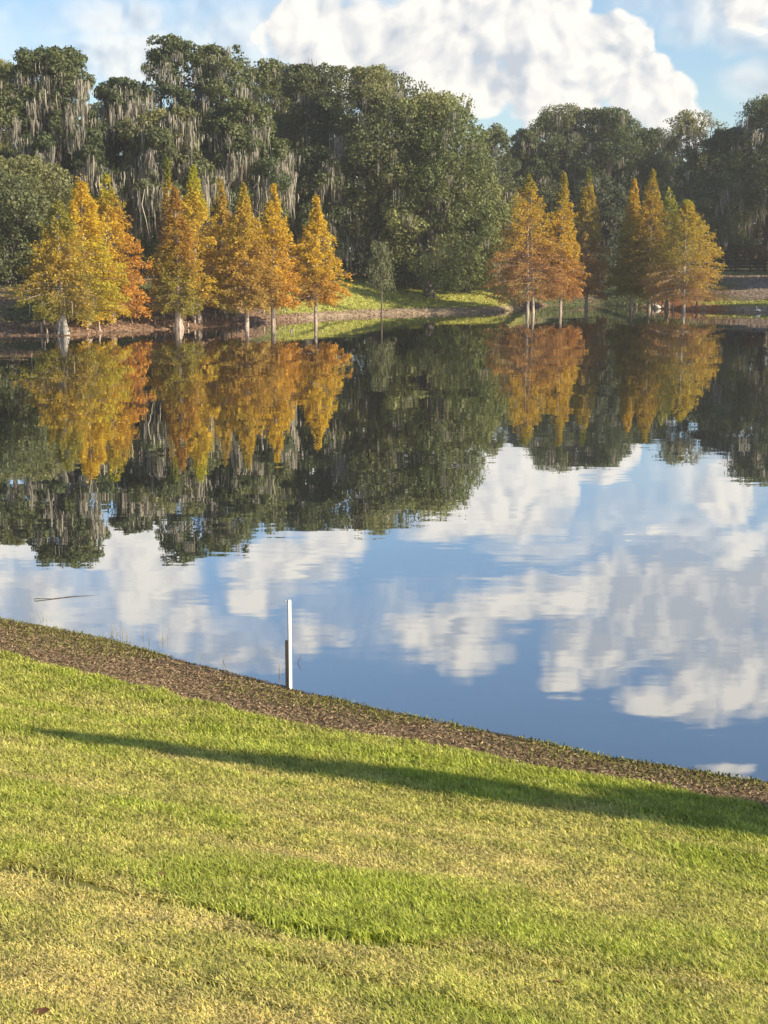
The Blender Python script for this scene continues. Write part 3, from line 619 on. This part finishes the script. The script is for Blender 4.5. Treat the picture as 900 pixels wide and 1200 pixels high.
# ---------------------------------------------------------------- fence
def fence():
    M = noisemat('dark_stained_boards', (.018, .014, .012), (.04, .032, .027), 6, (1, 1, .3), .7)
    p0 = np.array(spot(805, 163)[:2]); p1 = np.array(spot(1010, 163)[:2]); d = p1 - p0; Lf = np.linalg.norm(d); d /= Lf; n = int(round(Lf / 1.6))
    zb = gz(*(p0 * .5 + p1 * .5)); ft = at(450, 304.5, 163)[2]
    hgt = ft - zb
    t = empty('board_fence', (p0[0], p0[1], zb), 'dark brown post and rail board fence behind the right bank', 'fence')
    d3 = np.array([d[0], d[1], 0]); nn_ = np.array([-d[1], d[0], 0])
    for i in range(n + 1):
        mb = MB(); q = d3 * Lf * i / n; zz = gz(p0[0] + q[0], p0[1] + q[1]) - zb
        mb.box(q + [0, 0, (hgt + .04 + zz - .3) / 2], d3 * .075, nn_ * .075, [0, 0, (hgt + .04 - zz + .3) / 2]); mb.box(q + [0, 0, hgt + .055], d3 * .095, nn_ * .095, [0, 0, .015]); mb.build('post', M, t)
    for k in range(4):
        mb = MB(); zc = hgt - .09 - k * (hgt - .22) / 3.4
        for i in range(n):
            mb.box(d3 * Lf * (i + .5) / n - nn_ * (.075 + .014) + [0, 0, zc + R.normal(0, .012)], d3 * (Lf / n / 2 - .004), nn_ * .013, [0, 0, .072])
        mb.build('rail', M, t)
fence()
# ---------------------------------------------------------------- marker post
M_white = noisemat('white_painted_wood', (.70, .66, .57), (.82, .79, .71), 9, (1, 1, .25), .55)
M_brown = noisemat('weathered_stake_wood', (.26, .17, .11), (.42, .30, .20), 9, (1, 1, .2), .9, .005)
pb = on_z(340, 806); D = pb[1]; zt = at(339, 703, D)[2]; z0 = gz(pb[0], D)
t = empty('marker_post', (pb[0], D, z0), 'slim white marker post standing at the water edge', 'post')
def sqpost(mb, cx, cy, hw, za, zb, ang, bev):
    k = [(1, -1 + bev), (1, 1 - bev), (1 - bev, 1), (-1 + bev, 1), (-1, 1 - bev), (-1, -1 + bev), (-1 + bev, -1), (1 - bev, -1)]
    ca, sa = math.cos(ang), math.sin(ang); P = [(cx + hw * (a * ca - b * sa), cy + hw * (a * sa + b * ca)) for a, b in k]; P2 = [(cx + .8 * (p[0] - cx), cy + .8 * (p[1] - cy)) for p in P]
    v = [(p[0], p[1], za) for p in P] + [(p[0], p[1], zb - .008) for p in P] + [(p[0], p[1], zb) for p in P2] + [(cx, cy, zb)]
    q = [(i, (i + 1) % 8, 8 + (i + 1) % 8, 8 + i) for i in range(8)] + [(8 + i, 8 + (i + 1) % 8, 16 + (i + 1) % 8, 16 + i) for i in range(8)]
    mb.add(v, q, [(16 + i, 16 + (i + 1) % 8, 24) for i in range(8)])
hp = zt - z0
mb = MB(); sqpost(mb, 0, 0, .019, -.25, hp, math.radians(-66), .15); mb.build('white_batten', M_white, t)
mb = MB(); sqpost(mb, -.030, .022, .019, -.25, hp * .54, math.radians(-52), .12); mb.build('brown_stake', M_brown, t)
mb = MB(); mb.box([-.038, 0, hp - .014], [.020, 0, 0], [0, .008, 0], [0, 0, .005]); mb.build('nail_tab', M_white, t)
# ---------------------------------------------------------------- egrets, stone, log, cypress knees
M_feather = noisemat('white_feathers', (.72, .71, .68), (.82, .81, .79), 12, (1, 1, 1), .7)
M_leg = noisemat('dark_bird_leg', (.03, .03, .03), (.06, .055, .04), 9)
M_beak = noisemat('yellow_beak', (.5, .33, .04), (.6, .4, .06), 9)
def egret(px, py, label, flip):
    p = on_z(px, py, .05); t = empty('egret', (p[0], p[1], max(gz(p[0], p[1]), -.1)), label, 'bird'); s = flip; t.scale = (.72, .72, .72)
    mb = MB()
    body = np.array([[-.34, 0, .36], [-.26, 0, .41], [-.12, 0, .47], [.04, 0, .50], [.14, 0, .52], [.20, 0, .58], [.19, 0, .70], [.14, 0, .80], [.17, 0, .89], [.23, 0, .92], [.275, 0, .915]]); body[:, 0] *= s
    mb.tube(body, np.array([.015, .06, .11, .12, .09, .05, .032, .028, .03, .042, .02]), 9); b = mb.build('body', M_feather, t, True)
    mb = MB(); mb.tube(np.array([[s * .27, 0, .915], [s * .38, 0, .895]]), np.array([.014, .003]), 6); mb.build('beak', M_beak, t)
    for k in (-1, 1):
        mb = MB(); mb.tube(np.array([[s * .02 * k, .04 * k, .42], [s * (.03 + .02 * k), .045 * k, .22], [s * .0, .045 * k, -.02]]), np.array([.016, .012, .011]), 6); mb.build('leg', M_leg, t)
        mb = MB(); w = np.array([[s * .10, .085 * k, .50], [s * -.08, .115 * k, .475], [s * -.26, .06 * k, .40], [s * -.37, .02 * k, .34]]); mb.tube(w, np.array([.03, .07, .045, .01]), 7); mb.build('wing', M_feather, t, True)
egret(888, 366.0, 'small white egret standing in the shallows near the right edge', -1)
def stone():
    p = on_z(770, 360.5, .1); bpy_me = MB(); n = 10; m_ = 16; v = []
    for i in range(n + 1):
        for j in range(m_):
            a = math.pi * i / n; b = 2 * math.pi * j / m_; d = np.array([math.sin(a) * math.cos(b), math.sin(a) * math.sin(b), math.cos(a)])
            v.append(d * np.array([.34, .28, .25]) * (.78 + .5 * float(vn(d * 1.7 + 3.))))
    q = [(i * m_ + j, (i + 1) * m_ + j, (i + 1) * m_ + (j + 1) % m_, i * m_ + (j + 1) % m_) for i in range(n) for j in range(m_)]
    bpy_me.add(np.array(v), q); o = bpy_me.build('stone', noisemat('pale_stone', (.4, .39, .37), (.62, .6, .57), 3, rough=.9, bump=.03)); o.location = (p[0], p[1], gz(p[0], p[1]) + .1); tag(o, 'pale rounded stone at the water edge under the right clump', 'stone')
stone()
def log():
    p = on_z(790, 362.5, .15); mb = MB(); mb.tube(np.array([[-1.6, .1, .08], [-.8, 0, .14], [.1, .05, .12], [.9, -.1, .2], [1.5, 0, .12]]), np.array([.06, .12, .14, .1, .03]), 8)
    mb.tube(np.array([[-.3, 0, .15], [-.6, -.1, .45]]), np.array([.05, .015]), 6); mb.tube(np.array([[.5, 0, .15], [.9, .1, .42]]), np.array([.045, .01]), 6)
    o = mb.build('fallen_branch', M_bark, None, True); o.location = (p[0], p[1], gz(p[0], p[1])); tag(o, 'dark fallen branch at the foot of the pale sunlit cypress trunk', 'log')
log()
def knee_mesh(h, w):
    mb = MB(); mb.tube(np.array([[0, 0, -.1], [0.01, 0, h * .3], [.03, 0, h * .75], [.02, .01, h]]), w * np.array([1, .7, .42, .2]), 7); return mb
kn = []
for k, (h, w) in enumerate([(.42, .10), (.28, .09), (.55, .11)]):
    kn.append((h, w))
protos = []
for k in range(72):
    px = R.uniform(40, 345) if k < 56 else R.uniform(735, 830); base = np.interp(px, [p[0] for p in fs], [p[1] for p in fs]); p = on_z(px, base - R.uniform(.2, 5.5) if k < 56 else base - R.uniform(.1, 1.3))
    zz = gz(p[0], p[1])
    if len(protos) < 3:
        o = knee_mesh(*kn[len(protos)]).build('cypress_knee', M_cbark, None, True); protos.append(o)
    else:
        o = protos[k % 3].copy(); COL.objects.link(o)
    o.location = (p[0], p[1], zz); o.rotation_euler = (0, 0, R.uniform(0, 6)); s = R.uniform(.6, 1.3); o.scale = (s, s, s)
    tag(o, 'small woody cypress knee poking up along the far waterline', 'cypress knee', 'cypress knees along the far waterline')
# ---------------------------------------------------------------- reeds and twigs near the bank
M_reed = noisemat('dry_reed', (.16, .12, .06), (.30, .25, .12), 8)
def reeds(px, py, n, h, label, spread=.10):
    p = on_z(px, py); mb = MB(); rr = np.random.default_rng(int(px))
    for _ in range(n):
        b = np.array([rr.normal(0, spread), rr.normal(0, spread * .6), -.15]); hh = h * rr.uniform(.5, 1.1); e = b + np.array([rr.normal(0, .06), rr.normal(0, .05), hh + .15]); mb.tube(np.array([b, (b + e) / 2 + rr.normal(0, .008, 3), e]), np.array([.0035, .003, .0012]), 4)
        if rr.random() < .5:
            mb.tube(np.array([(b + e) / 2, (b + e) / 2 + np.array([rr.normal(0, .03), 0, .06])]), np.array([.0025, .001]), 4)
    o = mb.build('reed_clump', M_reed); o.location = (p[0], p[1], 0); tag(o, label, 'reeds', 'thin reeds in the shallows')
for a in [(127, 744, 6, .20, 'thin reed clump in front of the bright cloud reflection, leftmost of the close pair'), (147, 747, 7, .18, 'thin reed clump beside the leftmost one, before the bright cloud reflection'), (180, 752, 4, .17, 'two or three short reeds right of the paired clumps'), (194, 756, 3, .12, 'tiny reed sprig just right of the short reeds'),
          (260, 776, 3, .22, 'dry bent reed midway between the paired clumps and the white post'), (322, 790, 3, .24, 'faint upright reed just left of the white post'), (50, 726, 6, .12, 'low reed sprigs at the far left of the near bank')]: reeds(*a)
p = on_z(349, 777); mb = MB(); mb.tube(np.array([[0, 0, -.05], [.006, 0, .02], [.045, 0, .10]]), np.array([.007, .006, .002]), 5); o = mb.build('bent_twig', M_bark); o.location = (p[0], p[1], 0); tag(o, 'short bent twig poking out of the water right of the white post', 'twig')
p = on_z(52, 703); mb = MB(); mb.tube(np.array([[-.15, 0, .004], [-.13, 0, .02], [.1, .05, .004], [.4, .22, .006], [.7, .28, .0]]), np.array([.004, .008, .006, .005, .002]), 5); o = mb.build('floating_twig', M_bark); o.location = (p[0], p[1], 0); tag(o, 'long thin twig floating on the water at the far left', 'twig')
# a few fallen leaves on the lawn
M_leaf = noisemat('fallen_leaf', (.12, .055, .03), (.22, .11, .05), 20)
for k, (px, py) in enumerate([(48, 1195), (190, 1033), (655, 1158)]):
    p = ground_hit(px, py); mb = MB(); mb.add(np.array([[-.05, 0, 0], [-.02, -.022, .008], [.02, -.02, .006], [.05, 0, .015], [.02, .022, .012], [-.02, .02, .01], [0, 0, -.002]]), None, [(0, 1, 6), (1, 2, 6), (2, 3, 6), (3, 4, 6), (4, 5, 6), (5, 0, 6)])
    o = mb.build('fallen_leaf', M_leaf); o.location = (p[0], p[1], gz(p[0], p[1]) + .035); o.rotation_euler = (.2, -.1, k * 1.7)
    tag(o, ['brown fallen leaf on dry grass in the bottom left corner', 'dark fallen leaf on the lawn at the left', 'brown fallen leaf on the lawn at the lower right'][k], 'leaf')
# ---------------------------------------------------------------- unseen oak, added with a limb shaped to cast the lawn's shadow band
tanE = math.tan(math.radians(SUN_EL)); kS = 14.
def over(px, py, k=kS):
    g = ground_hit(px, py); return np.array([g[0] + SUN_AZ[0] * k, g[1] + SUN_AZ[1] * k, g[2] + tanE * k])
rr = np.random.default_rng(91)
Lp = [over(-110, 846), over(150, 873), over(300, 893), over(450, 912), over(600, 931), over(740, 947), over(890, 963)]
dl = Lp[-1] - Lp[-3]; dl /= np.linalg.norm(dl)
bx, by = (Lp[-1] + dl * 6.5)[:2]; zb = gz(bx, by); org = np.array([bx, by, zb])
t = empty('oak_tree', tuple(org), 'unseen oak right of the picture, its limb shaped to shade the lawn', 'tree')
Lp = Lp + [Lp[-1] + dl * 3, org + [0, 0, Lp[-1][2] - zb + .2]]
Lp = np.array(Lp) - org; us = np.linspace(0, 1, len(Lp)); tb = MB()
tb.tube(Lp[::-1], np.array([.30, .22, .17, .14, .11, .08, .05, .022, .008]), 7)
tb.tube(np.array([[0, 0, -.3], [.1, 0, 2.], [0, 0.1, Lp[-1][2]], [.4, 0, Lp[-1][2] + 2]]), np.array([.6, .45, .38, .12]), 9)
n = 15000; u = rr.random(n) ** .70; P = np.stack([np.interp(u, us, Lp[:, k]) for k in range(3)], -1)
wd = np.interp(u, [0, .15, .4, .6, .75, 1], [.05, .15, .26, .42, .56, .7]); d = nrm(rr.normal(size=(n, 3))); P = P + d * (wd * rr.random(n) ** .5)[:, None]
k = vn(P * 1.9) > .44; P = P[k]
Q = nrm(rr.normal(size=(5000, 3))) * np.array([2.6, 2.6, 1.3]) * rr.random((5000, 1)) ** .4 + np.array([1.2, -.6, Lp[-1][2] + 1.2]); P = np.concatenate([P, Q])
mb = MB(); S = .11 + .10 * rr.random(len(P)); mb.cards(P, rr.normal(size=P.shape), rr.normal(size=P.shape), S, S * .6, col_noise(P, (.075, .088, .036), (.125, .125, .05), .5, .3, 3)); mb.build('crown', M_oak, t); tb.build('trunk', M_bark, t, True)
# ---------------------------------------------------------------- sky with clouds, sun
w = bpy.data.worlds.new('World'); SC.world = w; w.use_nodes = True; nt = w.node_tree; nt.nodes.clear(); L = nt.links
out = nd(nt, 'ShaderNodeOutputWorld'); bg = nd(nt, 'ShaderNodeBackground'); L.new(bg.outputs[0], out.inputs[0]); bg.inputs[1].default_value = .105
sky = nd(nt, 'ShaderNodeTexSky', sky_type='NISHITA'); sky.sun_disc = False; sky.sun_elevation = math.radians(SUN_EL); sky.sun_rotation = math.atan2(SUN_AZ[0], SUN_AZ[1]); sky.air_density = 1.0; sky.dust_density = .6; sky.ozone_density = 3.0
def mth(op, a, b=None, c=None, clamp=False):
    n = nd(nt, 'ShaderNodeMath', operation=op); n.use_clamp = clamp
    for i, v in enumerate((a, b, c)):
        if v is None: continue
        if hasattr(v, 'is_linked') or hasattr(v, 'links'): L.new(v, n.inputs[i])
        else: n.inputs[i].default_value = v
    return n.outputs[0]
def mrange(v, a, b, c=0., d=1., smooth=True):
    n = nd(nt, 'ShaderNodeMapRange'); n.interpolation_type = 'SMOOTHSTEP' if smooth else 'LINEAR'; L.new(v, n.inputs[0])
    for i, q in enumerate((a, b, c, d)): n.inputs[1 + i].default_value = q
    return n.outputs[0]
tc = nd(nt, 'ShaderNodeTexCoord'); sx = nd(nt, 'ShaderNodeSeparateXYZ'); L.new(tc.outputs['Generated'], sx.inputs[0])
yy = mth('MAXIMUM', sx.outputs[1], .05)
u_ = mth('DIVIDE', sx.outputs[0], yy); v_ = mth('DIVIDE', sx.outputs[2], yy)
cb = nd(nt, 'ShaderNodeCombineXYZ'); L.new(u_, cb.inputs[0]); L.new(v_, cb.inputs[1]); cb.inputs[2].default_value = .37
def noise(vec, scale, det, rough, dist=0.):
    n = nd(nt, 'ShaderNodeTexNoise'); L.new(vec, n.inputs[0]); n.inputs['Scale'].default_value = scale; n.inputs['Detail'].default_value = det; n.inputs['Roughness'].default_value = rough; n.inputs['Distortion'].default_value = dist; return n
def vadd(a, b):
    n = nd(nt, 'ShaderNodeVectorMath', operation='ADD'); L.new(a, n.inputs[0])
    if isinstance(b, tuple): n.inputs[1].default_value = b
    else: L.new(b, n.inputs[1])
    return n.outputs[0]
wn = noise(cb.outputs[0], 14, 3, .5); ws = nd(nt, 'ShaderNodeVectorMath', operation='SUBTRACT'); L.new(wn.outputs['Color'], ws.inputs[0]); ws.inputs[1].default_value = (.5, .5, .5)
wk = nd(nt, 'ShaderNodeVectorMath', operation='SCALE'); L.new(ws.outputs[0], wk.inputs[0]); wk.inputs['Scale'].default_value = .045
wv = vadd(cb.outputs[0], wk.outputs[0]); sw = nd(nt, 'ShaderNodeSeparateXYZ'); L.new(wv, sw.inputs[0])
def uv(px, py):
    d = rdir(px, py); return d[0] / d[1], abs(d[2]) / d[1]
def blobs(lst):
    acc = None
    for (px, py, rx, ry, wgt) in lst:
        cu, cv = uv(px, py); a = mth('DIVIDE', mth('SUBTRACT', sw.outputs[0], cu), rx / F); b = mth('DIVIDE', mth('SUBTRACT', sw.outputs[1], cv), ry / F)
        r2 = mth('ADD', mth('MULTIPLY', a, a), mth('MULTIPLY', b, b)); e = mth('MULTIPLY', mth('SUBTRACT', 1., r2), wgt); e = mth('MAXIMUM', e, -.8)
        acc = e if acc is None else mth('MAXIMUM', acc, e)
    return acc
# in photo pixels; rows above the horizon are the sky itself, rows below are what the pond mirrors
CUM = [(380, 40, 78, 55, 1.), (455, 60, 80, 75, 1.), (540, 30, 120, 70, 1.2), (560, 105, 60, 38, 1.), (640, 60, 90, 70, 1.2), (705, 60, 62, 55, 1.), (745, 110, 80, 50, 1.), (790, 140, 50, 30, .9), (660, 120, 80, 60, 1.),
       (590, 590, 95, 55, 1.), (640, 560, 60, 40, 1.), (520, 620, 55, 30, .9), (720, 549, 24, 14, .9),
       (180, 680, 66, 85, 1.1), (150, 640, 60, 50, 1.), (210, 730, 50, 40, .8), (330, 665, 75, 46, 1.), (385, 640, 60, 28, .9), (310, 700, 48, 26, .9), (30, 690, 80, 50, .75), (70, 720, 70, 30, .8), (20, 640, 70, 40, .6),
       (770, 634, 24, 20, .8), (736, 642, 10, 10, .6), (845, 585, 50, 42, .75),
       (520, 735, 95, 36, .95), (610, 715, 100, 36, .9), (700, 700, 75, 34, .85), (560, 765, 50, 24, .7), (800, 720, 150, 75, 1.), (870, 790, 110, 60, 1.), (700, 760, 90, 45, .8), (665, 795, 40, 20, .8), (800, 820, 80, 34, .9), (880, 690, 90, 90, .9), (900, 640, 70, 40, .7),
       (370, 735, 50, 26, .6), (845, 905, 36, 10, .7), (290, 760, 90, 30, .55), (1000, 760, 140, 120, 1.), (-90, 700, 110, 70, .9), (-120, 120, 150, 60, .7)]
den = blobs(CUM)
def vor(vec, scale):
    n = nd(nt, 'ShaderNodeTexVoronoi', feature='SMOOTH_F1'); L.new(vec, n.inputs['Vector']); n.inputs['Scale'].default_value = scale; n.inputs['Smoothness'].default_value = .35; return n.outputs['Distance']
def heap(vec):
    a = mth('MULTIPLY', mth('SUBTRACT', noise(vec, 24, 8, .58, .1).outputs[0], .5), 1.7)
    b = mth('MULTIPLY', mth('SUBTRACT', .42, vor(vec, 34)), .75); c = mth('MULTIPLY', mth('SUBTRACT', .42, vor(vec, 83)), .42)
    return mth('ADD', a, mth('ADD', b, c))
hp1 = heap(wv); hp2 = heap(vadd(wv, (.0075, .0065, 0)))
dd = mth('ADD', den, mth('MULTIPLY', hp1, mrange(v_, .15, .20, 1., .6)))
mask = mth('ADD', mth('MULTIPLY', mrange(dd, -.02, .34), mrange(v_, .19, .15)), mth('MULTIPLY', mrange(dd, -.2, .75), mrange(v_, .15, .19)))
# thin veils
VEIL = [(150, 80, 60, 30, .9), (130, 70, 120, 40, .8), (60, 50, 130, 50, .55), (250, 40, 150, 60, .5), (860, 20, 90, 45, .85), (890, 100, 60, 30, .6), (120, 20, 160, 30, .6), (640, 650, 90, 30, .6), (720, 600, 120, 50, .35), (830, 640, 140, 60, .6), (420, 720, 120, 60, .5), (120, 720, 180, 80, .7), (250, 740, 150, 50, .6)]
vl = blobs(VEIL); vf = noise(wv, 12, 7, .62, .6); vd = mth('ADD', vl, mth('MULTIPLY', mth('SUBTRACT', vf.outputs[0], .5), 2.2)); vmask = mth('MULTIPLY', mrange(vd, -.1, 1.0), .75)
mask2 = mth('MAXIMUM', mask, vmask)
# sunlit and shaded faces of the cumulus: the heap is thicker on one side of a point than on the other
lit = mth('MULTIPLY', mth('SUBTRACT', hp1, hp2), 1.5)
GRAY = [(830, 720, 190, 90, 1.), (640, 745, 150, 26, .8), (520, 85, 70, 30, .18), (760, 690, 90, 40, .9), (600, 85, 60, 40, .15), (30, 690, 90, 60, .4), (560, 740, 60, 14, .5), (370, 740, 80, 40, .5), (290, 760, 110, 34, .5), (470, 40, 60, 25, .4)]
gr = blobs(GRAY); grm = mth('MULTIPLY', mrange(mth('ADD', gr, mth('MULTIPLY', mth('SUBTRACT', vf.outputs[0], .5), 1.4)), -.1, .8), .62)
f_ = mth('SUBTRACT', mth('ADD', .74, lit), grm); f_ = mth('MINIMUM', mth('MAXIMUM', f_, 0.), 1.)
cm = nd(nt, 'ShaderNodeMix', data_type='RGBA'); L.new(f_, cm.inputs[0]); cm.inputs[6].default_value = (3.35, 3.65, 4.1, 1); cm.inputs[7].default_value = (6.3, 6.05, 5.6, 1)
fin = nd(nt, 'ShaderNodeMix', data_type='RGBA'); L.new(mask2, fin.inputs[0]); L.new(sky.outputs[0], fin.inputs[6]); L.new(cm.outputs[2], fin.inputs[7])
fwd = mrange(sx.outputs[1], .1, .3)
fin2 = nd(nt, 'ShaderNodeMix', data_type='RGBA'); L.new(fwd, fin2.inputs[0]); L.new(sky.outputs[0], fin2.inputs[6]); L.new(fin.outputs[2], fin2.inputs[7])
L.new(fin2.outputs[2], bg.inputs[0])
sun = bpy.data.lights.new('sun', 'SUN'); sun.energy = 5.0; sun.angle = math.radians(.53); sun.color = (1, .86, .66)
so = bpy.data.objects.new('sun', sun); COL.objects.link(so)
from mathutils import Vector
ce_ = math.cos(math.radians(SUN_EL)); so.rotation_euler = Vector((SUN_AZ[0] * ce_, SUN_AZ[1] * ce_, math.sin(math.radians(SUN_EL)))).to_track_quat('Z', 'Y').to_euler()
so.location = (40, -20, 40)
# ---------------------------------------------------------------- thin haze volume, added to lift the dark tones of the trees
m, nt, out = newmat('haze_air'); pv = nd(nt, 'ShaderNodeVolumePrincipled'); pv.inputs['Color'].default_value = (.93, .93, .92, 1); pv.inputs['Density'].default_value = HAZE; pv.inputs['Anisotropy'].default_value = .1
nt.links.new(pv.outputs[0], out.inputs['Volume'])
mb = MB(); mb.box([0, 1250, 17], [3100, 0, 0], [0, 2850, 0], [0, 0, 20]); tag(mb.build('haze', m), kind='stuff')
# ---------------------------------------------------------------- camera and render settings
cam = bpy.data.cameras.new('camera'); co = bpy.data.objects.new('camera', cam); COL.objects.link(co); SC.camera = co
cam.sensor_fit = 'VERTICAL'; cam.sensor_height = 36; cam.sensor_width = 27; cam.lens = 36 * F / 1200; cam.clip_end = 9000; cam.clip_start = .1
co.location = (0, 0, H); co.rotation_euler = (math.pi / 2 - PIT, 0, 0)
SC.view_settings.view_transform = 'Standard'; SC.view_settings.look = 'None'; SC.view_settings.exposure = 0.75; SC.view_settings.gamma = 1
SC.cycles.use_denoising = True
SC.cycles.max_bounces = 8; SC.cycles.transparent_max_bounces = 8
SC.render.resolution_x = 768; SC.render.resolution_y = 1024
